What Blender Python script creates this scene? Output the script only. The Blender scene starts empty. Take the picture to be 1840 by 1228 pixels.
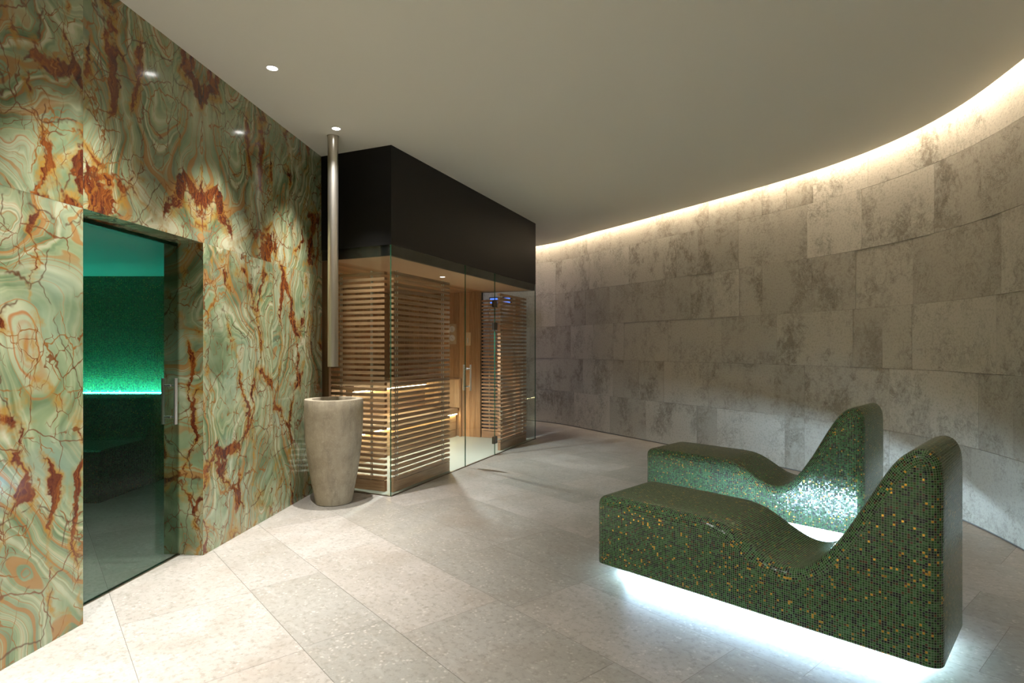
import bpy, bmesh, math, random
from mathutils import Vector, Matrix
R = random.Random(7)
C = bpy.context.scene.collection
SC = bpy.context.scene
H = 3.186          # ceiling height
EYE = 1.35

# ------------------------------------------------------------------ mesh builder
class MB:
    def __init__(s):
        s.v = []; s.f = []; s.uv = []; s.mi = []; s.sm = []
    def face(s, pts, uvs=None, mi=0, smooth=False):
        b = len(s.v); s.v += [tuple(p) for p in pts]
        s.f.append(list(range(b, b + len(pts))))
        s.uv.append(uvs or [(0, 0)] * len(pts)); s.mi.append(mi); s.sm.append(smooth)
    def box(s, o, ax, ay, az, x0, x1, y0, y1, z0, z1, mi=0, boardid=None, mis=None):
        """box in frame o + ax*x + ay*y + az*z; uv: x = long axis, y = other axis + 10*id"""
        o = Vector(o); ax = Vector(ax); ay = Vector(ay); az = Vector(az)
        A = [(x0, x1), (y0, y1), (z0, z1)]; L = [abs(a[1] - a[0]) for a in A]
        lo = L.index(max(L)); bid = R.randint(0, 400) if boardid is None else boardid
        ou = R.random() * 20
        P = lambda c: o + ax * c[0] + ay * c[1] + az * c[2]
        for k in range(3):
            i, j = [q for q in range(3) if q != k]
            for side in (0, 1):
                c = [[0] * 3 for _ in range(4)]
                for n, (a, b) in enumerate(((0, 0), (1, 0), (1, 1), (0, 1))):
                    c[n][i] = A[i][a]; c[n][j] = A[j][b]; c[n][k] = A[k][side]
                if (side == 0) != (k == 1): c = c[::-1]
                uv = []
                for q in c:
                    l = q[lo] if lo != k else q[i]
                    w = [q[m] - A[m][0] for m in (i, j) if m != lo]
                    uv.append((l + ou, (w[0] if w else 0) + 10 * bid + 2 + 1.5 * k))
                m = mi if mis is None else mis[k * 2 + side]
                s.face([P(q) for q in c], uv, m)
    def lathe(s, prof, cx, cy, n=48, mi=0, smooth=True, axis='z', cz=0):
        for i in range(len(prof) - 1):
            (r0, z0), (r1, z1) = prof[i], prof[i + 1]
            for k in range(n):
                a, b = 2 * math.pi * k / n, 2 * math.pi * (k + 1) / n
                q = []
                for r, z, t in ((r0, z0, a), (r0, z0, b), (r1, z1, b), (r1, z1, a)):
                    q.append(Vector((cx + r * math.cos(t), cy + r * math.sin(t), cz + z)))
                uv = [(a * .3, z0), (b * .3, z0), (b * .3, z1), (a * .3, z1)]
                s.face(q, uv, mi, smooth)
    def tube(s, p0, p1, r, n=16, mi=0, r2=None):
        p0 = Vector(p0); p1 = Vector(p1); d = (p1 - p0).normalized()
        a = d.orthogonal().normalized(); b = d.cross(a); r2 = r if r2 is None else r2
        for k in range(n):
            t0, t1 = 2 * math.pi * k / n, 2 * math.pi * (k + 1) / n
            e0 = a * math.cos(t0) + b * math.sin(t0); e1 = a * math.cos(t1) + b * math.sin(t1)
            s.face([p0 + e0 * r, p0 + e1 * r, p1 + e1 * r2, p1 + e0 * r2], None, mi, True)
        for p, sg, rr in ((p0, -1, r), (p1, 1, r2)):
            ring = [p + (a * math.cos(2 * math.pi * k / n) + b * math.sin(2 * math.pi * k / n)) * rr for k in range(n)]
            s.face(ring if sg > 0 else ring[::-1], None, mi)
    def build(s, name, mats, parent=None, merge=True, pin=(0, 0, 0)):
        me = bpy.data.meshes.new(name)
        me.from_pydata(s.v, [], s.f)
        uvl = me.uv_layers.new(name='UVMap')
        flat = [c for u in s.uv for p in u for c in p]
        uvl.data.foreach_set('uv', flat)
        for m in (mats if isinstance(mats, (list, tuple)) else [mats]): me.materials.append(m)
        me.polygons.foreach_set('material_index', s.mi)
        me.polygons.foreach_set('use_smooth', s.sm)
        if merge:
            bm = bmesh.new(); bm.from_mesh(me)
            bmesh.ops.remove_doubles(bm, verts=bm.verts, dist=1e-5)
            bm.to_mesh(me); bm.free()
            if any(s.sm): me.set_sharp_from_angle(angle=math.radians(38))
        me.update()
        o = bpy.data.objects.new(name, me); C.objects.link(o)
        if parent is not None:
            o.parent = parent
            o.location = tuple(pin[i] - (0, 0, 0)[i] for i in range(3))
        return o

def tag(o, label=None, cat=None, group=None, kind=None):
    if label: o['label'] = label
    if cat: o['category'] = cat
    if group: o['group'] = group
    if kind: o['kind'] = kind
    return o
def thing(name, label, cat, loc=(0, 0, 0), rotz=0, group=None):
    o = bpy.data.objects.new(name, None); C.objects.link(o)
    o.location = loc; o.rotation_euler = (0, 0, rotz); o.empty_display_size = .1
    return tag(o, label, cat, group)
def neg(l): return tuple(-c for c in l)
def struct(o, label=None):
    o['kind'] = 'structure'
    if label: o['label'] = label
    return o
def copy_tree(o, parent=None):
    c = o.copy(); C.objects.link(c); c.parent = parent
    for ch in list(o.children): copy_tree(ch, c)
    return c
def lamp(name, kind, loc, power, color, parent=None, direction=None, **kw):
    d = bpy.data.lights.new(name, kind); d.energy = power; d.color = color
    for k, v in kw.items(): setattr(d, k, v)
    o = bpy.data.objects.new(name, d); C.objects.link(o); o.location = loc
    if direction: o.rotation_euler = Vector(direction).to_track_quat('-Z', 'Y').to_euler()
    if parent: o.parent = parent
    return o

# ------------------------------------------------------------------ node helper
class NT:
    def __init__(s, name):
        s.m = bpy.data.materials.new(name); s.m.use_nodes = True
        s.t = s.m.node_tree; s.t.nodes.clear()
        s.out = s.t.nodes.new('ShaderNodeOutputMaterial')
    def n(s, typ, ins=None, out=0, **props):
        nd = s.t.nodes.new('ShaderNode' + typ)
        for k, v in props.items(): setattr(nd, k, v)
        for k, v in (ins or {}).items():
            sk = nd.inputs[k]
            if hasattr(v, 'is_output'): s.t.links.new(v, sk)
            elif v is not None: sk.default_value = v
        return nd.outputs[out]
    def math(s, op, a, b=None, c=None, clamp=False):
        i = {0: a}
        if b is not None: i[1] = b
        if c is not None: i[2] = c
        return s.n('Math', i, operation=op, use_clamp=clamp)
    def vm(s, op, a, b=None, out=0, sc=None):
        i = {0: a}
        if b is not None: i[1] = b
        if sc is not None: i[3] = sc
        return s.n('VectorMath', i, out=out, operation=op)
    def uv(s): return s.n('TexCoord', out=2)
    def geo(s, o): return s.n('NewGeometry', out=o)
    def noise(s, vec, scale, detail=2, rough=.5, dim='3D', w=None, dist=0, out=0):
        i = {'Scale': scale, 'Detail': detail, 'Roughness': rough, 'Distortion': dist}
        if vec is not None: i['Vector'] = vec
        if w is not None: i['W'] = w
        return s.n('TexNoise', i, out=out, noise_dimensions=dim)
    def ramp(s, f, stops, interp='LINEAR'):
        nd = s.t.nodes.new('ShaderNodeValToRGB'); cr = nd.color_ramp; cr.interpolation = interp
        while len(cr.elements) < len(stops): cr.elements.new(.5)
        for e, (p, c) in zip(cr.elements, stops):
            e.position = p; e.color = c if len(c) == 4 else (*c, 1)
        s.t.links.new(f, nd.inputs[0]); return nd.outputs[0]
    def mixc(s, f, a, b, mode='MIX'):
        nd = s.t.nodes.new('ShaderNodeMix'); nd.data_type = 'RGBA'; nd.blend_type = mode
        for k, v in ((0, f), (6, a), (7, b)):
            if hasattr(v, 'is_output'): s.t.links.new(v, nd.inputs[k])
            else: nd.inputs[k].default_value = v if k == 0 or len(v) == 4 else (*v, 1)
        return nd.outputs[2]
    def rng(s, v, a, b, c=0, d=1, smooth=False):
        return s.n('MapRange', {0: v, 1: a, 2: b, 3: c, 4: d}, interpolation_type='SMOOTHSTEP' if smooth else 'LINEAR')
    def bump(s, h, strength, dist, normal=None):
        return s.n('Bump', {'Height': h, 'Strength': strength, 'Distance': dist, 'Normal': normal})
    def comb(s, x, y, z=0.0): return s.n('CombineXYZ', {0: x, 1: y, 2: z})
    def sep(s, v):
        nd = s.t.nodes.new('ShaderNodeSeparateXYZ'); s.t.links.new(v, nd.inputs[0]); return nd.outputs
    def bsdf(s, color, rough=.5, metal=0., normal=None, spec=.5, coat=0., coatr=.05, **kw):
        i = {'Base Color': color if hasattr(color, 'is_output') else (*color[:3], 1), 'Roughness': rough, 'Metallic': metal,
             'Specular IOR Level': spec, 'Coat Weight': coat, 'Coat Roughness': coatr}
        if normal is not None: i['Normal'] = normal
        i.update(kw)
        return s.n('BsdfPrincipled', i)
    def end(s, sh):
        s.t.links.new(sh, s.out.inputs[0]); return s.m

def plain(name, col, rough=.5, metal=0., spec=.5, **kw):
    t = NT(name); return t.end(t.bsdf(col, rough, metal, spec=spec, **kw))
def emis(name, col, strength):
    t = NT(name); return t.end(t.n('Emission', {0: (*col, 1), 1: strength}))

# ------------------------------------------------------------------ materials
def m_onyx():
    t = NT('green_onyx'); uv = t.uv()
    wv = t.vm('SUBTRACT', t.noise(uv, 1.1, 2, .5, out=1), (.5, .5, .5))
    p = t.vm('ADD', uv, t.vm('SCALE', wv, sc=.75))
    wv2 = t.vm('SUBTRACT', t.noise(p, 4.5, 2, .55, out=1), (.5, .5, .5))
    p2 = t.vm('ADD', p, t.vm('SCALE', wv2, sc=.10))
    # layered agate bands: a smooth height field cut into contour lines
    f1 = t.noise(t.vm('MULTIPLY', p2, (1.0, .62, 1)), 1.25, .6, .3)
    band = t.noise(None, 1, 3, .62, dim='1D', w=t.math('MULTIPLY', f1, 34.))
    base = t.ramp(band, [(.26, (.035, .065, .028)), (.37, (.085, .135, .055)), (.46, (.17, .235, .115)), (.53, (.27, .33, .165)),
                         (.60, (.42, .42, .25)), (.67, (.56, .53, .36)), (.75, (.20, .26, .14))])
    big = t.noise(uv, 1.3, 2, .5)
    base = t.mixc(t.rng(big, .38, .70, 0, .9), base, (.235, .30, .165), 'MIX')
    cl = t.noise(p2, 3.2, 4, .6)
    base = t.mixc(t.rng(cl, .42, .7, 0, .55), base, (.54, .54, .37))
    base = t.mixc(t.rng(t.noise(p, 2.3, 3, .5), .52, .72, 0, .75), base, (.07, .115, .05))
    base = t.mixc(t.rng(t.noise(uv, 2.1, 2, .5, w=None), .56, .75, 0, .5), base, (.24, .34, .27))
    # thin tan / ochre contour lines
    tl = t.noise(None, 1, 2, .6, dim='1D', w=t.math('MULTIPLY_ADD', f1, 50., 17.3))
    tm = t.math('MULTIPLY', t.rng(tl, .57, .66, 0, 1, True), t.rng(t.noise(p, 1.7, 2), .36, .52))
    base = t.mixc(t.math('MULTIPLY', tm, .85), base, (.33, .16, .045))
    tl2 = t.math('ABSOLUTE', t.math('SUBTRACT', tl, .42))
    base = t.mixc(t.math('MULTIPLY', t.rng(tl2, .0, .03, .8, 0), t.rng(t.noise(uv, 1.9, 2), .38, .55)), base, (.36, .12, .025))
    # rusty seams with streaks
    vw = t.vm('SUBTRACT', t.noise(uv, 2.6, 5, .62, out=1), (.5, .5, .5))
    pv = t.vm('MULTIPLY', t.vm('ADD', uv, t.vm('SCALE', vw, sc=.42)), (1.7, .58, 1))
    de = t.n('TexVoronoi', {'Vector': pv, 'Scale': 1.55}, feature='DISTANCE_TO_EDGE')
    wid = t.rng(t.noise(uv, 2.0, 3, .6), .44, .76, -.020, .105)
    rust = t.rng(t.math('SUBTRACT', de, wid), -.012, .012, 1, 0, True)
    streak = t.noise(t.vm('MULTIPLY', pv, (6, 1.6, 1)), 3, 5, .65, dist=1.2)
    rcol = t.ramp(streak, [(.3, (.045, .010, .006)), (.45, (.10, .022, .010)), (.56, (.20, .055, .012)), (.68, (.33, .12, .022)), (.8, (.42, .28, .13))])
    # ochre halo
    halo = t.rng(t.math('SUBTRACT', de, t.math('ADD', wid, .015)), 0, .05, 1, 0)
    base = t.mixc(t.math('MULTIPLY', halo, t.rng(t.noise(uv, 9, 4, .6), .38, .62, 0, .9)), base, (.36, .19, .025))
    col = t.mixc(rust, base, rcol)
    # fine crack network
    vw2 = t.vm('SUBTRACT', t.noise(uv, 6, 3, .6, out=1), (.5, .5, .5))
    pc = t.vm('ADD', uv, t.vm('SCALE', vw2, sc=.11))
    for sc, th, nz, lo, cc in ((3.4, .007, 1.6, .45, (.15, .045, .012)), (7.0, .013, 2.7, .47, (.25, .10, .018)), (13.0, .018, 2.2, .52, (.16, .05, .012)), (2.1, .004, 3.3, .42, (.09, .03, .012))):
        d2 = t.n('TexVoronoi', {'Vector': t.vm('MULTIPLY', pc, (1.15, .7, 1)), 'Scale': sc}, feature='DISTANCE_TO_EDGE')
        wd = t.math('MULTIPLY', t.noise(uv, 7., 3, .6), th * 2)
        ck = t.math('MULTIPLY', t.rng(t.math('SUBTRACT', d2, wd), -.004, .006, 1, 0), t.rng(t.noise(t.vm('ADD', uv, (sc, 1.3 * sc, 0)), nz * 1.5, 3, .65), lo + .01, lo + .07))
        col = t.mixc(t.math('MULTIPLY', ck, .88), col, cc)
    sh = t.bsdf(col, .13, 0, spec=.5, coat=.25, coatr=.03)
    return t.end(sh)

def m_stonewall():
    t = NT('grey_limestone_cladding'); uv = t.uv(); s = t.sep(uv)
    idv = t.math('FLOOR', t.math('DIVIDE', s[1], 10.))
    rn = t.n('TexWhiteNoise', {'W': idv}, out=0, noise_dimensions='1D')
    base = t.ramp(rn, [(0, (.385, .345, .27)), (.35, (.42, .378, .30)), (.7, (.455, .41, .325)), (.9, (.50, .455, .365)), (1, (.57, .52, .42))])
    n1 = t.noise(t.vm('MULTIPLY', uv, (1.25, .8, 1)), 2.4, 4, .6)
    n2 = t.noise(t.vm('MULTIPLY', uv, (1.35, .9, 1)), 13, 8, .78, dist=.5)
    amt = t.n('TexWhiteNoise', {'W': t.math('ADD', idv, 37.)}, out=0, noise_dimensions='1D')
    comb = t.math('MULTIPLY_ADD', n2, .5, t.math('MULTIPLY', n1, .5))
    n1m = t.math('MULTIPLY', t.rng(comb, .495, .60), t.rng(amt, 0, 1, .25, .95))
    col = t.mixc(n1m, base, (.20, .172, .125))
    rid = t.math('ABSOLUTE', t.math('SUBTRACT', t.noise(uv, 9, 6, .7, dist=.8), .5))
    col = t.mixc(t.math('MULTIPLY', t.rng(rid, 0, .025, .7, 0), t.rng(n1, .42, .58)), col, (.13, .11, .08))
    col = t.mixc(t.rng(t.noise(uv, 48, 5, .75), .50, .66, 0, .45), col, (.16, .138, .105))
    n3 = t.noise(uv, 60, 3, .6)
    col = t.mixc(t.rng(n3, .58, .74, 0, .5), col, (.47, .44, .39))
    h = t.math('ADD', t.math('MULTIPLY', n2, .6), t.math('MULTIPLY', t.noise(uv, 90, 4, .7), .4))
    return t.end(t.bsdf(col, .72, 0, t.bump(h, .55, .006), spec=.3))

def m_floor():
    t = NT('honed_limestone_floor'); uv = t.uv(); s = t.sep(uv)
    idv = t.math('FLOOR', t.math('DIVIDE', s[1], 10.))
    rn = t.n('TexWhiteNoise', {'W': idv}, out=0, noise_dimensions='1D')
    base = t.ramp(rn, [(0, (.31, .295, .255)), (.3, (.36, .335, .295)), (.6, (.41, .37, .325)), (1, (.44, .41, .37))])
    n1 = t.noise(uv, 2.2, 6, .62)
    col = t.mixc(t.rng(n1, .42, .68, 0, .55), base, (.28, .255, .21))
    n4 = t.noise(t.vm('MULTIPLY', uv, (1, 3, 1)), 5, 5, .6)
    col = t.mixc(t.rng(n4, .55, .72, 0, .35), col, (.50, .47, .425))
    w = t.vm('ADD', uv, t.vm('SCALE', t.noise(uv, 30, 3, .6, out=1), sc=.03))
    fl = t.n('TexVoronoi', {'Vector': w, 'Scale': 42.}, feature='F1')
    flm = t.math('MULTIPLY', t.rng(fl, .22, .36, .75, 0), t.rng(t.noise(uv, 11, 3), .45, .6))
    col = t.mixc(flm, col, (.54, .49, .43))
    n2 = t.noise(uv, 32, 5, .72)
    col = t.mixc(t.rng(n2, .50, .64, 0, .55), col, (.20, .185, .145))
    st = t.noise(t.geo(0), 1.5, 5, .62)
    col = t.mixc(t.rng(st, .50, .72, 0, .45), col, (.26, .205, .15))
    pit = t.rng(t.noise(uv, 75, 2, .5), .70, .78, 0, .7)
    col = t.mixc(pit, col, (.12, .10, .08))
    rr = t.rng(t.noise(uv, 6, 4), .3, .7, .30, .42)
    return t.end(t.bsdf(col, rr, 0, t.bump(t.noise(uv, 14, 5, .6), .05, .003), spec=.4))

def m_mosaic(name='green_gold_mosaic', dark=1.0, pitch=100.):
    t = NT(name); uv = t.vm('SCALE', t.uv(), sc=pitch)
    cell = t.vm('FLOOR', uv); fr = t.vm('FRACTION', uv)
    rn = t.n('TexWhiteNoise', {'Vector': cell}, out=0, noise_dimensions='3D')
    rc = t.n('TexWhiteNoise', {'Vector': t.vm('ADD', cell, (7.7, 3.1, 9.2))}, out=1, noise_dimensions='3D')
    g = lambda c: tuple(x * dark for x in c)
    col = t.ramp(rn, [(0, g((.016, .066, .014))), (.20, g((.030, .115, .028))), (.40, g((.048, .145, .052))), (.56, g((.026, .085, .020))),
                      (.66, g((.045, .058, .015))), (.69, g((.003, .008, .011))), (.91, g((.085, .03, .010))), (.955, (.78, .43, .055))], 'CONSTANT')
    gold = t.math('GREATER_THAN', rn, .955)
    brt = t.rng(t.sep(rc)[2], 0, 1, .75, 1.3)
    col = t.vm('SCALE', col, sc=brt)
    c = t.sep(t.vm('ABSOLUTE', t.vm('SUBTRACT', fr, (.5, .5, .5))))
    e = t.math('MAXIMUM', c[0], c[1])
    tile = t.rng(e, .40, .455, 1, 0)
    col = t.mixc(tile, g((.24, .31, .21)), col)
    nn = t.vm('ADD', t.geo(1), t.vm('SCALE', t.vm('SUBTRACT', rc, (.5, .5, .5)), sc=.10))
    nn = t.vm('NORMALIZE', nn)
    nrm = t.bump(tile, .35, .0008, nn)
    rough = t.mixc(tile, (.7, .7, .7), (.13, .13, .13))
    return t.end(t.bsdf(col, rough, t.math('MULTIPLY', gold, t.math('MULTIPLY', tile, .75)), nrm, spec=.5))

def m_wood(name, c0, c1, c2, rough=.5, along=1.):
    t = NT(name); uv = t.uv(); s = t.sep(uv)
    idv = t.math('FLOOR', t.math('DIVIDE', s[1], 10.))
    rn = t.n('TexWhiteNoise', {'W': idv}, out=0, noise_dimensions='1D')
    g = t.noise(t.vm('MULTIPLY', uv, (1.1, 26, 1)), 3, 4, .6, dist=.4)
    col = t.ramp(g, [(.3, c0), (.52, c1), (.75, c2)])
    col = t.vm('SCALE', col, sc=t.rng(rn, 0, 1, .76, 1.18))
    f = t.noise(t.vm('MULTIPLY', uv, (4, 160, 1)), 4, 3, .6)
    col = t.vm('SCALE', col, sc=t.rng(f, .3, .7, .88, 1.1))
    return t.end(t.bsdf(col, rough, 0, t.bump(f, .12, .001), spec=.35))

def m_glass(name, tint, refl=1.0):
    t = NT(name)
    fac = t.n('LayerWeight', {0: .5}, out=1)
    fr = t.math('MULTIPLY_ADD', t.math('POWER', fac, 5.), .6 * refl, .022 * refl, clamp=True)
    tr = t.n('BsdfTransparent', {0: (*tint, 1)})
    gl = t.n('BsdfGlossy', {0: (.95, 1, .97, 1), 'Roughness': .02})
    return t.end(t.n('MixShader', {0: fr, 1: tr, 2: gl}))

def m_steel(name, col=(.56, .52, .46), rough=.24):
    t = NT(name)
    n = t.noise(t.vm('MULTIPLY', t.n('TexCoord', out=3), (1, 1, 60)), 12, 3, .6)
    return t.end(t.bsdf(col, rough, 1.0))

def m_concrete():
    t = NT('weathered_stone_urn'); p = t.n('TexCoord', out=3)
    n1 = t.noise(p, 3.5, 6, .65)
    col = t.ramp(n1, [(.3, (.25, .20, .135)), (.5, (.37, .31, .215)), (.7, (.46, .395, .285))])
    st = t.noise(t.vm('MULTIPLY', p, (1, 1, .22)), 15, 5, .65)
    col = t.mixc(t.rng(st, .48, .66, 0, .6), col, (.20, .165, .12))
    sp = t.noise(p, 75, 4, .65)
    col = t.mixc(t.rng(sp, .54, .68, 0, .35), col, (.58, .50, .37))
    return t.end(t.bsdf(col, .62, 0, t.bump(t.noise(p, 40, 5, .7), .25, .003), spec=.35))

M = dict(
    onyx=m_onyx(), stone=m_stonewall(), floor=m_floor(), mosaic=m_mosaic(), steam_mosaic=m_mosaic('dark_green_mosaic', 1.05, 90.),
    grout=plain('wall_grout', (.14, .125, .105), .9), fgrout=plain('floor_grout', (.20, .175, .145), .8),
    ogrout=plain('onyx_joint', (.16, .15, .09), .6),
    ceiling=plain('matt_ceiling_paint', (.77, .75, .66), .75, spec=.2),
    white=plain('white_paint', (.8, .78, .74), .7),
    black=plain('satin_black_panel', (.0055, .005, .0046), .5, spec=.3),
    black_gap=plain('black_shadow_gap', (.002, .002, .002), .6),
    wood=m_wood('cedar_boards', (.31, .150, .060), (.43, .23, .105), (.52, .31, .155)),
    wood_light=m_wood('pale_sauna_boards', (.38, .225, .105), (.50, .31, .155), (.58, .38, .20)),
    slat=m_wood('brown_cedar_slats', (.29, .145, .072), (.41, .225, .120), (.49, .30, .17)),
    pale=m_wood('pale_birch', (.60, .42, .25), (.68, .50, .31), (.74, .57, .38)),
    slat_end=plain('slat_end_grain', (.20, .10, .045), .6),
    ply=plain('sauna_soffit_panel', (.50, .33, .205), .55, spec=.3),
    glass=m_glass('clear_glass', (.95, .975, .955)), glass_dark=m_glass('smoked_glass', (.68, .74, .71)),
    glass_edge=plain('green_glass_edge', (.012, .085, .045), .2, spec=.4),
    hsteel=m_steel('satin_handle_steel', (.78, .75, .70), .36), steel=m_steel('brushed_steel', (.66, .62, .55), .30), chrome=m_steel('bright_steel', (.75, .75, .74), .12), dsteel=m_steel('dark_bronze_steel', (.20, .17, .13), .3),
    urn=m_concrete(), dial=plain('white_dial', (.75, .75, .74), .4), dark=plain('dark_marking', (.02, .02, .02), .5),
    water=plain('dark_water', (.02, .022, .018), .04),
    sfloor=plain('sauna_floor_stone', (.38, .39, .32), .45),
    cove=emis('warm_led_strip', (1, .84, .66), 105.), cool=emis('cool_led_strip', (.50, .73, 1.0), 120.), cool_back=emis('cool_led_strip_rear', (.50, .73, 1.0), 420.),
    sled=emis('sauna_led_strip', (1, .84, .48), 36.), teal=emis('turquoise_led_strip', (.07, 1.0, .86), 80.),
    disc=emis('downlight_lens', (1, .98, .93), 14.), blue=emis('blue_light_panel', (.12, .25, 1.0), 1.6),
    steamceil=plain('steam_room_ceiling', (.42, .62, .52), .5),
)

# ------------------------------------------------------------------ curved wall line (ceiling edge measured in the room)
EDGE = [(-4.8, 11.2), (-3.3, 11.6), (-1.5, 11.35), (.433, 10.48), (1.40, 9.08), (2.25, 7.66), (2.95, 6.42), (3.26, 5.70), (3.40, 5.05),
        (3.40, 4.4), (3.25, 3.68), (3.03, 2.95), (2.82, 2.2), (2.66, 1.4), (2.55, .5), (2.5, -.8), (2.5, -3.2)]
def catmull(P, n=14):
    out = []
    for i in range(1, len(P) - 2):
        p0, p1, p2, p3 = [Vector(q) for q in P[i - 1:i + 3]]
        for k in range(n):
            t = k / n
            out.append(.5 * ((2 * p1) + (-p0 + p2) * t + (2 * p0 - 5 * p1 + 4 * p2 - p3) * t * t + (-p0 + 3 * p1 - 3 * p2 + p3) * t ** 3))
    out.append(Vector(P[-2])); return out
curve = catmull([(-6, 10.5)] + EDGE + [(2.5, -5)])
# resample on arc length
arc = [0]
for a, b in zip(curve, curve[1:]): arc.append(arc[-1] + (b - a).length)
LEN = arc[-1]
def at(s):
    s = max(0, min(LEN - 1e-6, s)); lo = 0
    import bisect
    lo = max(0, bisect.bisect_right(arc, s) - 1); lo = min(lo, len(curve) - 2)
    t = (s - arc[lo]) / (arc[lo + 1] - arc[lo]); return curve[lo].lerp(curve[lo + 1], t)
def nrm(s):
    d = (at(s + .05) - at(s - .05)).normalized(); return Vector((-d.y, d.x))      # towards outside (left of travel)... checked below
if (at(LEN * .4) + nrm(LEN * .4) - Vector((0, 5))).length < (at(LEN * .4) - Vector((0, 5))).length: SG = -1
else: SG = 1
def wp(s, off, z): 
    p = at(s) + nrm(s) * SG * off; return Vector((p.x, p.y, z))

# ------------------------------------------------------------------ structure: curved stone wall
def build_stone_wall():
    m = MB(); rows = [-.02, .012, .588, 1.158, 1.728, 2.304, 2.887, 3.42]
    N = 240
    for i in range(N):                                   # grout backing
        a, b = LEN * i / N, LEN * (i + 1) / N
        m.face([wp(a, .112, 0), wp(b, .112, 0), wp(b, .112, 3.42), wp(a, .112, 3.42)], None, 1)
    bid = 0
    for r in range(1, len(rows) - 1):
        z0, z1 = rows[r], rows[r + 1]; s = -R.random() * .6
        while s < LEN:
            w = R.choice((.24, .32, .38, .5, .62, .78, .9, .95))
            a, b = max(0, s), min(LEN, s + w); s += w
            if b - a < .05: continue
            g = .0011; bid += 1; n = max(1, int((b - a) / .12)); ou = R.random() * 30
            o0 = .100 + R.uniform(-.0015, .0015); o1 = o0 + R.uniform(-.0022, .0022)
            ss = [a + g + (b - a - 2 * g) * k / n for k in range(n + 1)]
            uvf = lambda q, z: (q + ou, z - z0 + 10 * bid + 1)
            for p, q in zip(ss, ss[1:]):
                m.face([wp(p, o0, z0 + g), wp(q, o0, z0 + g), wp(q, o1, z1 - g), wp(p, o1, z1 - g)],
                       [uvf(p, z0), uvf(q, z0), uvf(q, z1), uvf(p, z1)], 0)
                m.face([wp(p, o1, z1 - g), wp(q, o1, z1 - g), wp(q, .114, z1 - g), wp(p, .114, z1 - g)], [uvf(p, z1)] * 4, 0)
                m.face([wp(p, .114, z0 + g), wp(q, .114, z0 + g), wp(q, o0, z0 + g), wp(p, o0, z0 + g)], [uvf(p, z0)] * 4, 0)
            for q in (ss[0], ss[-1]):
                m.face([wp(q, o0, z0 + g), wp(q, .114, z0 + g), wp(q, .114, z1 - g), wp(q, o1, z1 - g)], [uvf(q, z0)] * 4, 0)
    for i in range(N):                                   # outer skin and top so the wall has its thickness
        a, b = LEN * i / N, LEN * (i + 1) / N
        m.face([wp(b, .30, 0), wp(a, .30, 0), wp(a, .30, 3.45), wp(b, .30, 3.45)], None, 1)
    struct(m.build('wall_right', [M['stone'], M['grout']], merge=False), 'tall curved wall of grey limestone slabs')
build_stone_wall()

# ------------------------------------------------------------------ floor: limestone slabs laid diagonally
A2 = Vector((.642, -.767)); B2 = Vector((.767, .642))
def build_floor():
    m = MB(); bs = [-6.2, -5.4, -4.6, -3.8, -3.0, -2.2, -1.5, -.85, -.25, .346, .948, 1.351, 1.93, 2.441, 3.04, 3.64, 4.05, 4.65, 5.25, 5.7, 6.3, 6.9, 7.4, 8, 8.6, 9.1, 9.7, 10.3]
    bid = 0
    first = {9: -1.955, 13: -1.381}
    for i in range(len(bs) - 1):
        b0, b1 = bs[i], bs[i + 1]; a = -12 + R.random()
        marks = []
        while a < 6: marks.append(a); a += R.choice((.8, .95, 1.1, 1.25))
        fx = {9: -2.58, 12: -1.35}.get(i)
        if fx is not None:
            k = min(range(len(marks)), key=lambda q: abs(marks[q] - fx)); d = fx - marks[k]; marks = [q + d for q in marks]
        for a0, a1 in zip(marks, marks[1:]):
            P = [A2 * x + B2 * y for x, y in ((a0, b0), (a1, b0), (a1, b1), (a0, b1))]
            if all(p.y > 13 or p.y < -4 or p.x < -5.4 or p.x > 4.4 for p in P): continue
            g = .0009; bid += 1; ou = R.random() * 30; z = R.uniform(-.0003, .0003)
            q = [A2 * x + B2 * y for x, y in ((a0 + g, b0 + g), (a1 - g, b0 + g), (a1 - g, b1 - g), (a0 + g, b1 - g))]
            m.face([(p.x, p.y, 0) for p in q], [(a0 + ou, 10 * bid + 1), (a1 + ou, 10 * bid + 1), (a1 + ou, 10 * bid + 1 + b1 - b0), (a0 + ou, 10 * bid + 1 + b1 - b0)], 0)
    m.face([(-7, -4.5, -.003), (5, -4.5, -.003), (5, 14, -.003), (-7, 14, -.003)], None, 1)
    struct(m.build('floor', [M['floor'], M['fgrout']], merge=False), 'honed limestone slab floor')
build_floor()

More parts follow.
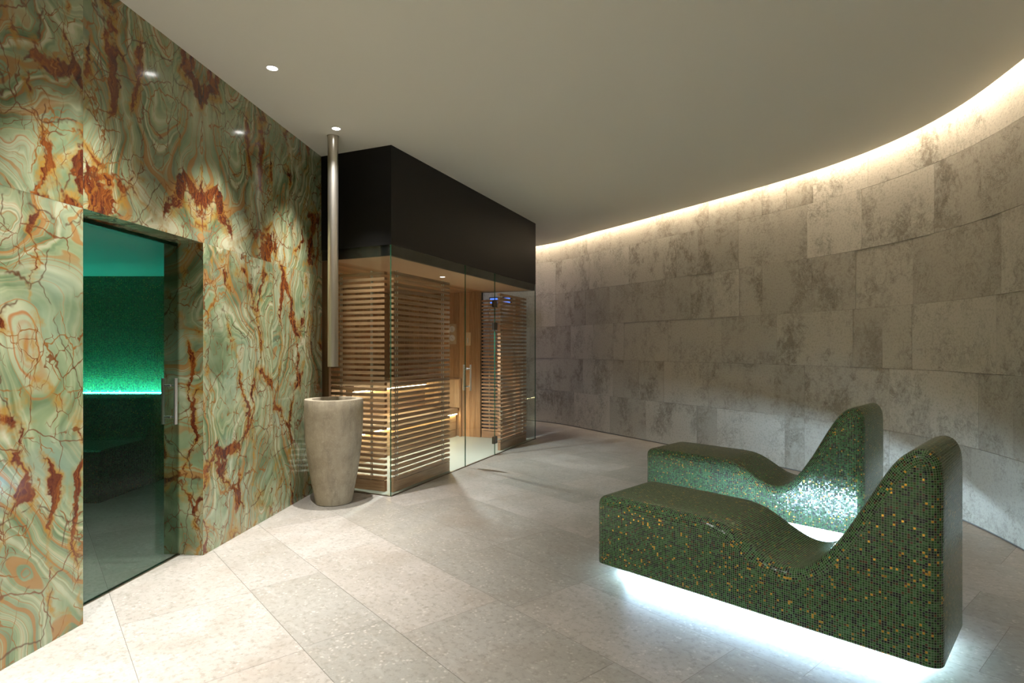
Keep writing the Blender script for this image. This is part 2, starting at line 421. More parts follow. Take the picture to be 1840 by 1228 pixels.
# ------------------------------------------------------------------ left onyx wall
WO = Vector((-2.367 + .0961 * 2.415, 2.415, 0)); WL = Vector((.0957, .9954, 0)).normalized(); WN = Vector((WL.y, -WL.x, 0))   # WN points into the room
def W(s, d, z): return WO + WL * s + WN * d + Vector((0, 0, z))
DS0, DS1, DZ = .417, 1.352, 2.03
WEND = 3.172
def build_left():
    m = MB(); js = [-6.1, -5.17, -4.24, -3.31, -2.38, -1.45, -.516, DS0, DS1, 2.245, WEND]
    zs = [0, DZ, H + .06]
    g = .0005
    def uvf(ci, r, s, z):
        pair = (ci + 1) // 2; j = js[ci + 1] if ci % 2 == 0 else js[ci]
        return (abs(s - js[ci + 1]) if ci % 2 == 0 else abs(s - js[ci])) + 7.3 * pair + 3.1 * r + (.0 if r == 0 else 1.7), z + 5.7 * pair + (0 if r == 0 else 2.9 + pair)
    for ci in range(len(js) - 1):
        for r in range(2):
            s0, s1, z0, z1 = js[ci], js[ci + 1], zs[r], zs[r + 1]
            if js[ci] == DS0 and r == 0: continue
            c = [(s0 + g, z0 + g), (s1 - g, z0 + g), (s1 - g, z1 - g), (s0 + g, z1 - g)]
            m.face([W(a, 0, b) for a, b in c], [uvf(ci, r, a, b) for a, b in c], 0)
    # backing behind the joints and the room-side thickness
    for s0, s1, z0, z1 in ((-6.1, DS0 - .002, 0, H + .06), (DS1 + .002, WEND, 0, H + .06), (DS0, DS1, DZ + .002, H + .06)):
        m.face([W(s0, -.002, z0), W(s1, -.002, z0), W(s1, -.002, z1), W(s0, -.002, z1)], None, 1)
        m.face([W(s1, -.27, z0), W(s0, -.27, z0), W(s0, -.27, z1), W(s1, -.27, z1)], [(a * 1., b) for a, b in ((s1, z0), (s0, z0), (s0, z1), (s1, z1))], 2)
    # reveals
    m.face([W(DS1, 0, 0), W(DS1, -.27, 0), W(DS1, -.27, DZ), W(DS1, 0, DZ)], [(31, 4), (31.27, 4), (31.27, 4 + DZ), (31, 4 + DZ)], 0)
    m.face([W(DS0, -.27, 0), W(DS0, 0, 0), W(DS0, 0, DZ), W(DS0, -.27, DZ)], [(35, 4), (35.27, 4), (35.27, 4 + DZ), (35, 4 + DZ)], 0)
    m.face([W(DS0, -.27, DZ), W(DS0, 0, DZ), W(DS1, 0, DZ), W(DS1, -.27, DZ)], [(38, 4), (38, 4.27), (39.0, 4.27), (39.0, 4)], 0)
    m.face([W(WEND, 0, 0), W(WEND, -.27, 0), W(WEND, -.27, H + .06), W(WEND, 0, H + .06)], None, 1)
    m.face([W(-6.1, 0, 0), W(-6.1, -.27, 0), W(-6.1, -.27, H + .06), W(-6.1, 0, H + .06)], None, 1)
    struct(m.build('wall_left', [M['onyx'], M['ogrout'], M['steam_mosaic']], merge=False), 'polished green onyx wall with rust veins')
    t = MB(); t.box(W(WEND, 0, 0), WL, WN, (0, 0, 1), 0, .004, -.02, .003, 0, H)
    struct(t.build('trim_1', M['chrome']), 'thin metal edge strip at the end of the onyx wall')
build_left()

# ------------------------------------------------------------------ ceiling with the curved light slot
CE = [at(LEN * i / 160) for i in range(161)]
def build_ceiling():
    m = MB(); th = .035
    for i in range(160):
        a, b = CE[i], CE[i + 1]
        la = Vector((-6.6, a.y)); lb = Vector((-6.6, b.y))
    poly = [Vector((p.x, p.y, H)) for p in CE] + [Vector((-6.6, -3.2, H)), Vector((-6.6, 11.0, H))]
    m.face(poly, None, 0); m.face([p + Vector((0, 0, th)) for p in poly][::-1], None, 0)
    for i in range(160):
        a, b = poly[i], poly[i + 1]; u = Vector((0, 0, th))
        m.face([a, b, b + u, a + u], None, 0)
    o = m.build('ceiling', [M['ceiling']])
    bm = bmesh.new(); bm.from_mesh(o.data); bmesh.ops.triangulate(bm, faces=[f for f in bm.faces if len(f.verts) > 4]); bm.to_mesh(o.data); bm.free()
    struct(o, 'smooth beige ceiling ending in a curved light slot')
    m = MB()
    for i in range(160):                                  # roof of the slot
        a, b = LEN * i / 160, LEN * (i + 1) / 160
        m.face([wp(a, -.25, 3.42), wp(b, -.25, 3.42), wp(b, .31, 3.42), wp(a, .31, 3.42)], None, 0)
        m.face([wp(a, -.25, 3.22), wp(b, -.25, 3.22), wp(b, -.25, 3.42), wp(a, -.25, 3.42)], None, 0)
    struct(m.build('trim_2', M['white']), 'white recess above the curved light slot')
    m = MB()
    for i in range(160):
        a, b = LEN * i / 160, LEN * (i + 1) / 160
        m.face([wp(a, .0, 3.31), wp(b, .0, 3.31), wp(b, .03, 3.31), wp(a, .03, 3.31)], None, 0)
        m.face([wp(a, .0, 3.322), wp(b, .0, 3.322), wp(b, .03, 3.322), wp(a, .03, 3.322)], None, 1)
        m.face([wp(a, .0, 3.31), wp(b, .0, 3.31), wp(b, .0, 3.322), wp(a, .0, 3.322)], None, 1)
        m.face([wp(a, .03, 3.31), wp(b, .03, 3.31), wp(b, .03, 3.322), wp(a, .03, 3.322)], None, 1)
    tag(m.build('cove_light', [M['cove'], M['white']]), 'warm white light strip hidden in the ceiling slot along the curved stone wall', 'light strip')
build_ceiling()
m = MB(); m.box((0, 0, 0), (1, 0, 0), (0, 1, 0), (0, 0, 1), -6.6, 2.9, -3.4, -3.2, 0, H + .06)
struct(m.build('wall_back', plain('wall_paint', (.34, .31, .26), .8)), 'plain wall behind the camera')
m = MB(); m.box((0, 0, 0), (1, 0, 0), (0, 1, 0), (0, 0, 1), -5.2, -5.0, 6.6, 12.5, 0, H + .06)
struct(m.build('wall_passage', M['white']), 'plain wall closing the passage behind the sauna')

# ------------------------------------------------------------------ steam room behind the onyx wall
def steam_room():
    m = MB()
    def quad(p, q, z0, z1, mi=0):
        l = (Vector(q) - Vector(p)).length; o = p[0] * 3.3
        m.face([(p[0], p[1], z0), (q[0], q[1], z0), (q[0], q[1], z1), (p[0], p[1], z1)], [(o, z0), (o + l, z0), (o + l, z1), (o, z1)], mi)
    quad((-5.6, 6.2), (-3.55, 6.2), 0, 2.5); quad((-3.55, 6.2), (-2.16, 5.0), 0, 2.5); quad((-5.6, 1.4), (-5.6, 6.2), 0, 2.5)
    quad((-2.75, 1.4), (-5.6, 1.4), 0, 2.5)
    struct(m.build('wall_steam', M['steam_mosaic']), 'dark green mosaic walls of the steam room')
    m = MB(); m.face([(-5.7, 1.3, 2.115), (-5.7, 6.3, 2.115), (-3.5, 6.3, 2.115), (-2.30, 5.0, 2.115), (-2.52, 1.3, 2.115)], None, 0)
    m.face([(-5.7, 1.3, 2.135), (-5.7, 6.3, 2.135), (-3.5, 6.3, 2.135), (-2.30, 5.0, 2.135), (-2.52, 1.3, 2.135)], None, 0)
    struct(m.build('ceiling_steam', M['steamceil']), 'smooth steam room ceiling lit turquoise')
    t = thing('mosaic_bench', 'dark green mosaic bench along the back of the steam room behind the glass door', 'bench', (-4.4, 5.4, 0))
    x0, x1 = -5.58, -3.58
    m = MB(); prof = [(5.02, 0), (5.02, .40), (5.03, .44), (5.06, .455), (5.62, .455), (5.66, .47), (5.84, .84), (5.87, .868), (5.90, .875), (6.06, .875)]
    L = 0
    for (ya, za), (yb, zb) in zip(prof, prof[1:]):
        l = math.hypot(yb - ya, zb - za)
        m.face([(x0, ya, za), (x1, ya, za), (x1, yb, zb), (x0, yb, zb)], [(0, L), (2.0, L), (2.0, L + l), (0, L + l)], 0); L += l
    side = [(x1, y, z) for y, z in prof] + [(x1, 6.06, 0)]
    m.face(side, [(y, z) for _, y, z in side], 0)
    m.face([(x0, a[1], a[2]) for a in side][::-1], [(y, z) for _, y, z in side][::-1], 0)
    b = m.build('bench_body', M['steam_mosaic'], t, pin=neg(t.location))
    m = MB(); m.box((0, 0, 0), (1, 0, 0), (0, 1, 0), (0, 0, 1), x0, x1, 6.07, 6.10, .855, .878)
    s = m.build('light_strip', M['teal'], t, pin=neg(t.location)); s['label'] = 'turquoise light strip behind the backrest'
steam_room()

# glass door of the steam room
def pane(name, o, ax, ay, x0, x1, y0, y1, z0, z1, mat, parent=None, pin=(0, 0, 0)):
    m = MB(); thin = [x1 - x0, y1 - y0, z1 - z0]; k = thin.index(min(thin)); mis = [1, 1, 1, 1, 0, 0]; mis[2 * k] = mis[2 * k + 1] = 0
    m.box(o, ax, ay, (0, 0, 1), x0, x1, y0, y1, z0, z1, mis=mis)
    return m.build(name, [mat, M['glass_edge']], parent, pin=pin)
def pull_handle(parent, P, ax_in, nrm_, pin):
    """double bar handle through a glass leaf: P centre on the glass, nrm_ its normal"""
    h = MB(); N = Vector(nrm_); P = Vector(P)
    for sg in (1, -1): h.tube(P + N * sg * .043 + Vector((0, 0, -.147)), P + N * sg * .043 + Vector((0, 0, .147)), .0105, 20)
    b = h.build('pull_handle', M['hsteel'], parent, pin=pin); b['label'] = 'brushed steel double pull handle'
    for dz in (-.1, .1):
        h = MB(); h.tube(P + N * -.043 + Vector((0, 0, dz)), P + N * .043 + Vector((0, 0, dz)), .0065, 14)
        h.tube(P + N * -.012 + Vector((0, 0, dz)), P + N * .012 + Vector((0, 0, dz)), .010, 16)
        h.build('standoff', M['chrome'], b)
    return b
d = thing('door_1', 'smoked glass door set in the green onyx wall', 'door', W(.9, -.17, 0)); d['kind'] = 'structure'; del d['category']
pn = neg(d.location)
pane('glass_leaf', W(0, -.17, 0), WL, WN, DS0 - .1, 1.358 - .004, -.005, .005, .006, DZ - .004, M['glass_dark'], d, pn)
pull_handle(d, W(1.266, -.17, 1.008), WL, WN, pn)
m = MB(); m.box(W(0, -.17, 0), WL, WN, (0, 0, 1), DS0 - .1, DS1, -.012, .014, 0, .006)
m.build('threshold_strip', M['dsteel'], d, pin=pn)
m = MB(); m.box(W(0, -.17, 0), WL, WN, (0, 0, 1), DS0 - .1, DS1, -.02, -.006, DZ - .02, DZ)
m.build('head_channel', M['glass_edge'], d, pin=pn)

# ------------------------------------------------------------------ sauna cabin, frame: origin at its near corner, u along the front, v to the back
SO = Vector((-1.093, 5.244, 0)); SU = Vector((.3975, .9176, 0)).normalized(); SV = Vector((-SU.y, SU.x, 0)); Z3 = Vector((0, 0, 1))
UL, VL, ZS = 3.63, 2.45, 2.19
def S(u, v, z=0): return SO + SU * u + SV * v + Z3 * z
def sbox(m, u0, u1, v0, v1, z0, z1, mi=0, bid=None): m.box(SO, SU, SV, Z3, u0, u1, v0, v1, z0, z1, mi, bid)
# bulkhead
m = MB(); sbox(m, 0, UL, 0, .05, ZS + .095, H + .01); sbox(m, .012, UL - .012, .012, .05, ZS, ZS + .0935)
sbox(m, 0, .05, .05, VL, ZS + .095, H + .01); sbox(m, .012, .05, .05, VL, ZS, ZS + .0935)
sbox(m, UL - .05, UL, .05, VL, ZS + .095, H + .01); sbox(m, UL - .05, UL - .012, .05, VL, ZS, ZS + .0935)
sbox(m, .05, UL - .05, VL - .05, VL, ZS, H + .01)
struct(m.build('wall_bulkhead', M['black'], merge=False), 'black panelled bulkhead above the glazed sauna')
# soffit and ceiling
m = MB(); sbox(m, .05, UL - .05, .05, .73, ZS, ZS + .03)
struct(m.build('trim_3', M['ply']), 'plain light wood soffit inside the sauna front')
m = MB()
v = .732
while v < 2.28:
    sbox(m, .05, UL - .05, v, min(v + .088, 2.3), ZS + .002, ZS + .02); v += .09
struct(m.build('ceiling_sauna', M['wood'], merge=False), 'boarded sauna ceiling')
# board walls
def boards(name, kind, u0, u1, v0, v1, z0, z1, mat, label):
    m = MB(); along_u = (u1 - u0) > (v1 - v0); a, b = (u0, u1) if along_u else (v0, v1)
    while a < b - .01:
        e = min(a + .088, b)
        if along_u: sbox(m, a, e - .002, v0, v1, z0, z1)
        else: sbox(m, u0, u1, a, e - .002, z0, z1)
        a += .09
    return struct(m.build(name, mat, merge=False), label)
boards('wall_sauna_rear', 0, .06, 3.5, 2.32, 2.36, 0, ZS, M['wood'], 'vertical cedar boards on the rear wall of the sauna')
boards('wall_sauna_end', 0, 3.40, 3.44, .80, 2.32, 0, ZS, M['wood'], 'vertical cedar boards on the far end wall of the sauna')
boards('wall_sauna_side', 0, .10, .14, .80, 2.32, 0, ZS, M['wood'], 'vertical cedar boards beside the onyx wall inside the sauna')
m = MB(); sbox(m, 0, UL, VL - .05, VL, 0, ZS); sbox(m, UL - .04, UL, .86, VL - .05, 0, ZS)
sbox(m, 0, .04, .90, VL - .05, 0, ZS)
struct(m.build('wall_cabin_shell', M['black'], merge=False), 'dark outer shell of the sauna cabin')
m = MB()
m.face([S(.02, .02, .004), S(UL - .02, .02, .004), S(UL - .02, 2.32, .004), S(.02, 2.32, .004)], None, 0)
struct(m.build('floor_sauna', M['sfloor']), 'pale stone floor inside the sauna')

# glass
u_d0, u_d1 = 1.43, 2.215
GT = ZS + .093
for nm, u0, u1, z0, z1, lab in (('window_1', 0.0, u_d0 - .003, .0, GT, 'fixed front glass pane of the sauna at its near corner'),
                                ('window_2', u_d0, u_d1, 2.018, GT, 'glass pane over the sauna door'),
                                ('window_3', u_d1 + .003, UL, .0, GT, 'fixed front glass pane of the sauna at its far end')):
    struct(pane(nm, SO, SU, SV, u0, u1, 0, .010, z0, z1, M['glass']), lab)
struct(pane('window_4', SO, SU, SV, 0, .010, .011, .822, 0, GT, M['glass']), 'side glass pane of the sauna next to the onyx wall')
struct(pane('window_5', SO, SU, SV, UL - .010, UL, .011, .84, 0, GT, M['glass']), 'far end glass pane of the sauna')
d = thing('door_2', 'frameless clear glass sauna door', 'door', S((u_d0 + u_d1) / 2, .005, 0)); d['kind'] = 'structure'; del d['category']
pn = neg(d.location)
pane('glass_leaf', SO, SU, SV, u_d0 + .002, u_d1 - .002, 0, .010, .008, 2.012, M['glass'], d, pn)
pull_handle(d, S(u_d0 + .045, .005, 1.008), SU, SV, pn)
for z in (1.90, 1.62, .19):
    hm = MB(); zc = z
    sbox(hm, u_d1 - .052, u_d1 + .052, -.008, -.001, zc - .045, zc + .045); sbox(hm, u_d1 - .052, u_d1 + .052, .011, .018, zc - .045, zc + .045)
    hm.tube(S(u_d1, -.009, zc - .045), S(u_d1, -.009, zc + .045), .008, 12)
    hh = hm.build('hinge', M['dsteel'], d, pin=pn); hh['label'] = 'bronze steel glass hinge'
# floor channel
m = MB(); sbox(m, 0, UL, -.004, .014, 0, .006); sbox(m, -.004, .014, .014, .82, 0, .006)
struct(m.build('trim_4', M['dsteel']), 'thin floor channel holding the sauna glass')

# slatted screens
def screen(label, pu, pv, du, length, rods, hgt=2.055, end_caps=True):
    """pu,pv: start; du: 0 runs along u, 1 along v"""
    ax = SU if du == 0 else SV; ay = SV if du == 0 else SU
    t = thing('slat_screen', label, 'screen', S(pu, pv, 0), 0, 'slatted wooden screens around the sauna')
    o = Vector((0, 0, 0)); w = .042
    m = MB(); pitch = .0519; z = .112; z0 = z
    while z + .027 < hgt + .03:
        m.box(o, ax, ay, Z3, 0, length, 0, w, z, z + .027); z += pitch
    sl = m.build('slats', M['slat'], t, merge=False)
    bv = sl.modifiers.new('b', 'BEVEL'); bv.width = .002; bv.segments = 1; bv.limit_method = 'ANGLE'
    m = MB(); m.box(o, ax, ay, Z3, 0, length, .002, w - .002, .006, .105)
    bb = m.build('base_board', M['slat'], t)
    for r in rods:
        for k in (.010, .032):
            m = MB(); c = ax * r + ay * k
            m.tube(c + Z3 * .10, c + Z3 * 2.075, .0055, 10); m.build('rod', M['steel'], t)
    return t
screen('slatted brown wood screen at the near front corner behind the glass', .115, .055, 0, 1.05, (.075, .93))
screen('slatted brown wood screen facing sideways next to the tall urn', .105, .15, 1, .63, (.16, .52))
screen('slatted brown wood screen at the front right of the glass door', 2.50, .055, 0, .90, (.06, .50, .78))
screen('slatted brown wood screen at the far end seen through the glass door', 3.405, .16, 1, .62, (.10, .50))

# benches
def bench(name, label, u0, u1, v0, v1, top, ledz, nb):
    t = thing(name, label, 'bench', S((u0 + u1) / 2, (v0 + v1) / 2, 0)); pn = neg(t.location)
    m = MB(); n = nb; wv = (v1 - v0) / n
    sbox(m, u0, u1, v0, v0 + .03, top - .075, top)
    for k in range(n): sbox(m, u0, u1, v0 + .033 + k * (wv - .006), v0 + .033 + (k + 1) * (wv - .006) - .008, top - .028, top)
    m.build('seat', M['wood_light'], t, pin=pn, merge=False)
    m = MB(); z = .004; hh = (top - .095) / 3
    for k in range(3): sbox(m, u0, u1, v0 + .030, v0 + .048, z + k * hh, z + (k + 1) * hh - .004)
    m.build('front_panel', M['wood_light'], t, pin=pn, merge=False)
    m = MB(); sbox(m, u0 + .01, u1 - .01, v0 + .006, v0 + .022, top - .090, top - .078)
    s = m.build('light_strip', M['sled'], t, pin=pn); s['label'] = 'warm light strip under the front edge'
    return t
bench('sauna_bench', 'low pale wood sauna bench with warm light under its front edge', .30, 3.34, 1.15, 1.72, .43, .36, 5)
t = bench('sauna_bench', 'high pale wood sauna bench against the rear wall with warm light under its edge', 1.60, 3.34, 1.70, 2.30, .86, .80, 5)
# end guard with vertical boards
t = thing('bench_guard', 'upright boarded guard closing the far end of the sauna benches', 'guard', S(3.36, 1.4, 0)); pn = neg(t.location)
m = MB()
v = 1.13
while v < 1.70: sbox(m, 3.345, 3.362, v, v + .085, .44, .86); v += .089
m.build('boards', M['wood_light'], t, pin=pn, merge=False)
m = MB(); sbox(m, 3.343, 3.375, 1.10, 1.128, 0, .88); sbox(m, 3.345, 3.372, 1.128, 1.70, .86, .88)
m.build('frame', M['wood'], t, pin=pn)
# heater guard with bucket at the near end
t = thing('heater_guard', 'low boarded wooden box beside the upper bench at the near end of the sauna', 'box', S(.85, 1.95, 0)); pn = neg(t.location)
m = MB()
for k in range(6): sbox(m, .32, 1.50, 1.74 + k * .092, 1.74 + k * .092 + .086, .80, .82)
for k in range(12): sbox(m, .32 + k * .098, .32 + k * .098 + .09, 1.735, 1.755, .44, .80)
m.build('casing', M['wood'], t, pin=pn, merge=False)
bc = S(.95, 1.95, .82)
t = thing('wooden_bucket', 'small pale wooden bucket on the boarded box inside the sauna', 'bucket', bc)
m = MB(); m.lathe([(0.0, 0.0), (.085, 0.0), (.11, .17), (.098, .17), (.078, .02), (0, .02)], 0, 0, 20, smooth=False); m.build('tub', M['wood_light'], t)
m = MB(); m.lathe([(.094, .05), (.097, .05), (.1, .07), (.096, .07), (.094, .05)], 0, 0, 24); m.build('hoop', M['steel'], t)
t = thing('ladle', 'light wooden ladle lying across the bucket in the sauna', 'ladle', tuple(bc + Vector((0, 0, .205))))
m = MB(); m.tube((-.10, -.02, .008), (.28, .06, .045), .008, 10); m.build('handle', M['wood_light'], t)
m = MB(); m.lathe([(0, -.03), (.03, -.025), (.04, .01), (.036, .01), (.026, -.02), (0, -.024)], -.12, -.03, 16, cz=.01); m.build('bowl', M['steel'], t)

# gauges on the end wall
t = thing('gauge_board', 'small wooden board with two round white dials on the sauna wall', 'gauge', S(3.385, 1.27, 1.55)); pn = neg(t.location)
m = MB(); m.box(S(3.400, 1.27, 1.557), SV, Z3, -SU, -.065, .065, -.155, .155, 0.001, .014); m.build('board', M['pale'], t, pin=pn)
for dz in (.068, -.068):
    c = S(3.386, 1.27, 1.565 + dz)
    m = MB(); m.tube(c, c - SU * .010, .048, 28); dd = m.build('dial', M['dial'], t, pin=pn)
    m = MB(); cc = c - SU * .0105
    n = 28
    for k in range(n):
        a0, a1 = 2 * math.pi * k / n, 2 * math.pi * (k + 1) / n
        pt = lambda r, a: cc + SV * r * math.cos(a) + Z3 * r * math.sin(a)
        m.face([pt(.044, a0), pt(.050, a0), pt(.050, a1), pt(.044, a1)], None, 0)
    m.build('rim', M['steel'], dd)
    m = MB(); a = 1.57 if dz > 0 else .8
    m.tube(cc - SU * .001 - (SV * math.cos(a) + Z3 * math.sin(a)) * -.02, cc - SU * .001 + (SV * math.cos(a) + Z3 * math.sin(a)) * -.03, .002, 6); m.build('needle', M['dark'], dd)
t = thing('sand_timer', 'narrow wooden holder on the sauna wall right of the glass door edge', 'timer', S(3.385, 1.0, 1.5)); pn = neg(t.location)
m = MB(); m.box(S(3.400, .995, 1.48), SV, Z3, -SU, -.04, .04, -.10, .10, 0.001, .014); m.build('board', M['pale'], t, pin=pn)
m = MB(); m.tube(S(3.378, 1.0, 1.42), S(3.378, 1.0, 1.46), .007, 12); m.tube(S(3.378, 1.0, 1.46), S(3.378, 1.0, 1.50), .007, 12)
m.build('vial', M['dial'], t, pin=pn)

# ------------------------------------------------------------------ downlights
def downlight(x, y, z, label, power, name='downlight', r=.034, grp='round ceiling downlights along the onyx wall', ang=70, bl=.6, col=(1, .985, .97)):
    t = thing(name, label, 'downlight', (x, y, z), 0, grp)
    m = MB(); m.lathe([(r, 0), (r + .008, 0), (r + .008, -.003), (r, -.004), (r - .002, 0.0)], 0, 0, 32); m.build('ring', M['white'], t)
    m = MB(); m.tube((0, 0, -.0015), (0, 0, -.0005), r - .001, 32); m.build('lens', M['disc'], t)
    lamp('downlight_beam', 'SPOT', (0, 0, -.006), power, col, t, spot_size=math.radians(ang), spot_blend=bl, shadow_soft_size=.022)
    return t
for k, y in enumerate((3.80, 4.85)):
    x = (-1.573, -1.472)[k]
    downlight(x, y, H, ('round lit downlight in the ceiling, the one further from the steel pipe', 'round lit downlight in the ceiling just in front of the steel pipe')[k], 440, ang=72, bl=1.0)
for y in (2.75, 1.7, .65, -.4, -1.4):
    downlight(-2.367 + .0961 * y + .44, y, H, 'round lit downlight beside the onyx wall, nearer the camera than the glass door', 440, ang=72, bl=1.0)
t = downlight(*tuple(S(1.60, .40, ZS)), 'small bright downlight in the sauna soffit above the near screen', 400, r=.03, grp=None, ang=120, bl=.5, col=(.86, .93, 1))
for k, (x, y) in enumerate(((-.70, 2.3), (-.80, 1.0), (.6, -.8), (1.6, -1.6), (.2, -2.2))):  # out-of-frame lamps added as general fill, evening out the onyx wall
    downlight(x, y, H, 'unseen downlight added as fill in the middle of the ceiling away from the onyx wall', 115, grp='added fill downlights in the middle of the ceiling', ang=120, bl=.8)
downlight(-2.78, 3.3, 2.112, 'small unseen downlight added as fill in the steam room ceiling near the glass door', 55, grp=None, ang=100, bl=.8)  # added lamp, placed out of sight to put neutral light on the steam room floor

# ------------------------------------------------------------------ steel pipe and urn
PX, PY = -1.554, 5.03
t = thing('ice_chute_pipe', 'vertical brushed steel pipe hanging from the ceiling over the stone urn', 'pipe', (PX, PY, 1.185))
m = MB(); L = H - 1.185
m.lathe([(.040, 0), (.045, 0), (.045, L - .002)], 0, 0, 40); m.lathe([(.040, L - .002), (.040, 0)], 0, 0, 40); m.build('tube', M['steel'], t)
m = MB(); m.lathe([(.045, L - .004), (.052, L - .004), (.052, L), (.045, L)], 0, 0, 40); m.build('ceiling_collar', M['steel'], t)
UX, UY = -1.555, 5.06
t = thing('stone_urn', 'tall tapered beige stone urn standing under the steel pipe by the onyx wall', 'urn', (UX, UY, 0))
prof = [(0, 0), (.146, 0), (.154, .006), (.163, .06), (.183, .16), (.204, .28), (.224, .42), (.238, .56), (.246, .70), (.248, .80), (.247, .897), (.244, .904),
        (.186, .904), (.183, .898), (.180, .80), (.17, .70)]
m = MB(); m.lathe(prof, 0, 0, 64); m.build('body', M['urn'], t)
m = MB(); m.lathe([(0, .835), (.181, .835)], 0, 0, 48); m.build('water', M['water'], t)
m = MB(); m.tube((0.01, -.02, .835), (0.01, -.02, .885), .008, 12); nz = m.build('spout', plain('copper', (.55, .28, .16), .35, .8), t); nz['label'] = 'small copper coloured spout inside the urn'

# ------------------------------------------------------------------ mosaic loungers
def profile():
    # key points of the outline (s along the length, z height), rounded
    top = [(0, .085), (0, .20), (0, .32), (0, .425), (.012, .458), (.045, .478), (.12, .482), (.30, .481), (.50, .479), (.66, .476), (.73, .468), (.80, .446), (.87, .410),
           (.94, .370), (1.00, .342), (1.06, .329), (1.11, .333), (1.16, .358), (1.21, .402), (1.26, .462), (1.32, .555), (1.38, .663), (1.44, .775),
           (1.49, .860), (1.53, .908), (1.57, .935), (1.60, .943), (1.63, .932), (1.652, .90), (1.662, .85), (1.664, .75), (1.664, .5), (1.664, .3), (1.664, .085)]
    P = [Vector(p) for p in top]; out = [P[0]]
    for i in range(len(P) - 1):
        p0 = P[max(0, i - 1)]; p1 = P[i]; p2 = P[i + 1]; p3 = P[min(len(P) - 1, i + 2)]
        n = max(2, int((p2 - p1).length / .014))
        for k in range(1, n + 1):
            t = k / n
            d1 = (p2 - p0); d2 = (p3 - p1); L = (p2 - p1).length
            m1 = d1 * (L / max(1e-6, (p1 - p0).length + L)) if i > 0 else (p2 - p1)
            m2 = d2 * (L / max(1e-6, (p3 - p2).length + L)) if i < len(P) - 2 else (p2 - p1)
            h00 = 2 * t ** 3 - 3 * t * t + 1; h10 = t ** 3 - 2 * t * t + t; h01 = -2 * t ** 3 + 3 * t * t; h11 = t ** 3 - t * t
            out.append(p1 * h00 + m1 * h10 + p2 * h01 + m2 * h11)
    return out
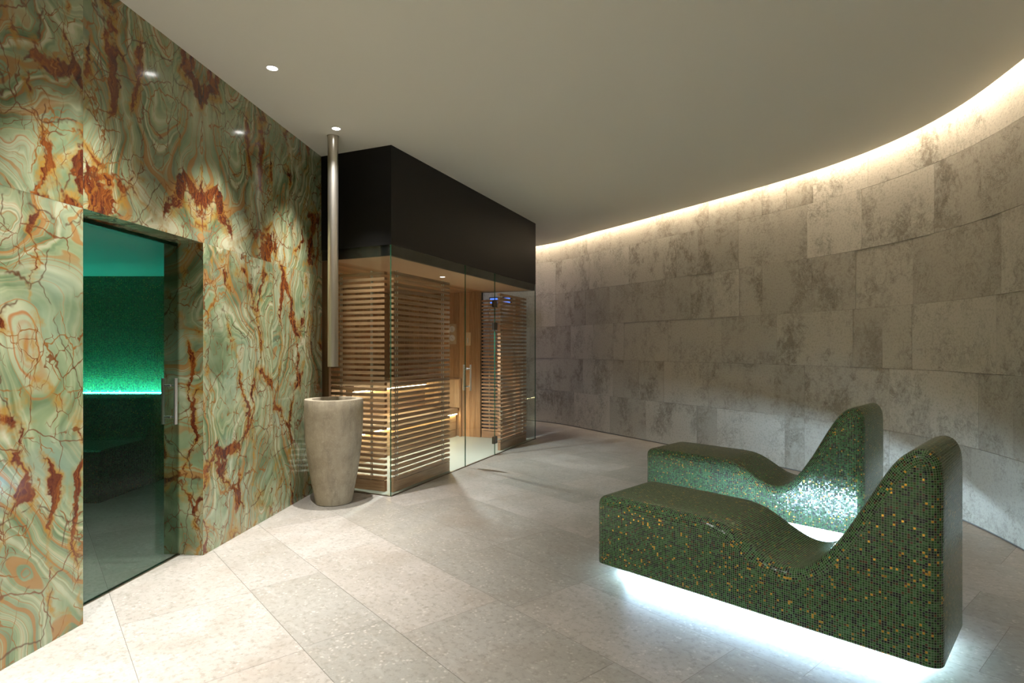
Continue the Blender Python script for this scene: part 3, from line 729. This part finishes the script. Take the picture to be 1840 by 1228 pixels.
def make_lounger(label, loc):
    t = thing('mosaic_lounger', label, 'lounger', loc, math.atan2(-.703, .711), 'mosaic loungers by the curved wall')
    Wd, r = .585, .055
    P = profile(); n = len(P); T = []
    for i in range(n): T.append((P[min(n - 1, i + 1)] - P[max(0, i - 1)]).normalized())
    Nn = [Vector((-a.y, a.x)) for a in T]                       # outward normal (left of travel = up)
    acc = [0]
    for a, b in zip(P, P[1:]): acc.append(acc[-1] + (b - a).length)
    K = 7
    def ring(j):                                               # j: 0..K quarter-round on near side
        a = math.pi / 2 * j / K; return r * (1 - math.cos(a)), r * (1 - math.sin(a))    # (w offset, inset)
    m = MB()
    # inset distances; clamp so the profile does not fold in the corners
    def pt(i, j, side):
        w, ins = ring(j)
        if i in (0, n - 1): q = P[i] - Nn[i] * ins
        else: q = P[i] - Nn[i] * ins
        y = w if side == 0 else Wd - w
        return Vector((q.x, y, q.y))
    ql = r * math.pi / 2
    for i in range(n - 1):
        for j in range(K):
            uvs = [(acc[i], 50 + ql * j / K), (acc[i + 1], 50 + ql * j / K), (acc[i + 1], 50 + ql * (j + 1) / K), (acc[i], 50 + ql * (j + 1) / K)]
            m.face([pt(i, j, 0), pt(i + 1, j, 0), pt(i + 1, j + 1, 0), pt(i, j + 1, 0)], uvs, 0, True)
            m.face([pt(i, j + 1, 1), pt(i + 1, j + 1, 1), pt(i + 1, j, 1), pt(i, j, 1)], [(a, 60 + b) for a, b in uvs][::-1], 0, True)
        m.face([pt(i, K, 0), pt(i + 1, K, 0), pt(i + 1, K, 1), pt(i, K, 1)],
               [(acc[i], 50 + ql), (acc[i + 1], 50 + ql), (acc[i + 1], 50 + ql + Wd - 2 * r), (acc[i], 50 + ql + Wd - 2 * r)], 0, True)
    for side, y in ((0, 0), (1, Wd)):
        rim = [pt(i, 0, side) for i in range(n)]
        xm = r
        for i in range(n - 1):
            a, b = rim[i], rim[i + 1]
            if b.x <= xm + 1e-6 or a.z < .0851 or b.z < .0851: continue
            a = Vector((max(a.x, xm), y, a.z)); xm = b.x
            rows = [.085, (a.z + .085) / 2]
            q = [Vector((a.x, y, .085)), Vector((b.x, y, .085)), b, a]
            if side: q = q[::-1]
            m.face(q, [(v.x, v.z + 3) for v in q], 0)
    # underside
    zb = .085
    for i0, i1 in ((0, n - 1),):
        a = [pt(0, j, 0) for j in range(K + 1)] + [pt(0, j, 1) for j in range(K, -1, -1)]
        b = [pt(n - 1, j, 1) for j in range(K + 1)] + [pt(n - 1, j, 0) for j in range(K, -1, -1)]
        m.face((a + b), [(v.x, v.y + 9) for v in a + b], 0)
    body = m.build('body', M['mosaic'], t)
    bm = bmesh.new(); bm.from_mesh(body.data)
    bmesh.ops.triangulate(bm, faces=[f for f in bm.faces if len(f.verts) > 4]); bm.normal_update()
    for f in bm.faces:
        if abs(f.normal.y) > .98 and f.calc_area() > 1e-7 and (f.calc_center_median().y < .0005 or f.calc_center_median().y > Wd - .0005): f.smooth = False
    bmesh.ops.recalc_face_normals(bm, faces=bm.faces)
    bm.to_mesh(body.data); bm.free()
    m = MB(); m.box((0, 0, 0), (1, 0, 0), (0, 1, 0), (0, 0, 1), 0.14, 1.52, .150, Wd - .150, 0, .086)
    pl = m.build('plinth', M['white'], t)
    m = MB(); e = .004
    for x0, x1, y0, y1 in ((.13, 1.53, .130, .149), (.13, 1.53, Wd - .149, Wd - .130), (.125, .139, .15, Wd - .15), (1.521, 1.535, .15, Wd - .15)):
        m.box((0, 0, 0), (1, 0, 0), (0, 1, 0), (0, 0, 1), x0, x1, y0, y1, .034, .050, mi=1 if y0 > .3 and x0 < .2 and x1 > 1 else 0)
    ls = m.build('light_strip', [M['cool'], M['cool_back']], t); ls['label'] = 'cool white light strip glowing under the lounger'
    return t
make_lounger('green and gold mosaic lounger in front, nearest the camera, floor lit white beneath it', (.514 - .0213, 3.407 + .0211, 0))
l2 = make_lounger('green and gold mosaic lounger behind the other one, closest to the curved stone wall', (1.184 - .032, 4.99 + .0316, 0))

# ------------------------------------------------------------------ blue lit panel in the passage behind the sauna
t = thing('blue_light_panel', 'small blue glowing panel seen through the slats at the far end of the sauna', 'light panel', (-.22, 10.55, 2.17))
m = MB(); m.box((0, 0, 0), SV, SU, (0, 0, 1), -.2, .2, 0, .01, -.03, .085); m.build('lit_face', M['blue'], t)
m = MB(); m.box((0, 0, 0), SV, SU, (0, 0, 1), -.22, .22, .0105, .05, -.05, .105); m.build('housing', M['black'], t)
lamp('passage_glow', 'AREA', (-1.5, 10.5, 2.9), 11, (.62, .58, 1.0), None, (0.55, -.05, -1), size=.6)

# ------------------------------------------------------------------ camera and colour management
cd = bpy.data.cameras.new('camera'); cam = bpy.data.objects.new('camera', cd); C.objects.link(cam)
cam.location = (0, 0, EYE); cam.rotation_euler = (math.pi / 2, 0, 0)
cd.sensor_width = 36; cd.lens = 36 * 1041 / 1840; cd.shift_y = 11 / 1840; cd.clip_start = .05
SC.camera = cam
w = bpy.data.worlds.new('world'); SC.world = w; w.use_nodes = True
w.node_tree.nodes['Background'].inputs[0].default_value = (0, 0, 0, 1)
SC.view_settings.view_transform = 'Standard'; SC.view_settings.look = 'None'; SC.view_settings.gamma = 1
SC.view_settings.use_curve_mapping = False; SC.view_settings.exposure = 0.0
SC.cycles.max_bounces = 10; SC.cycles.transparent_max_bounces = 24; SC.cycles.diffuse_bounces = 5
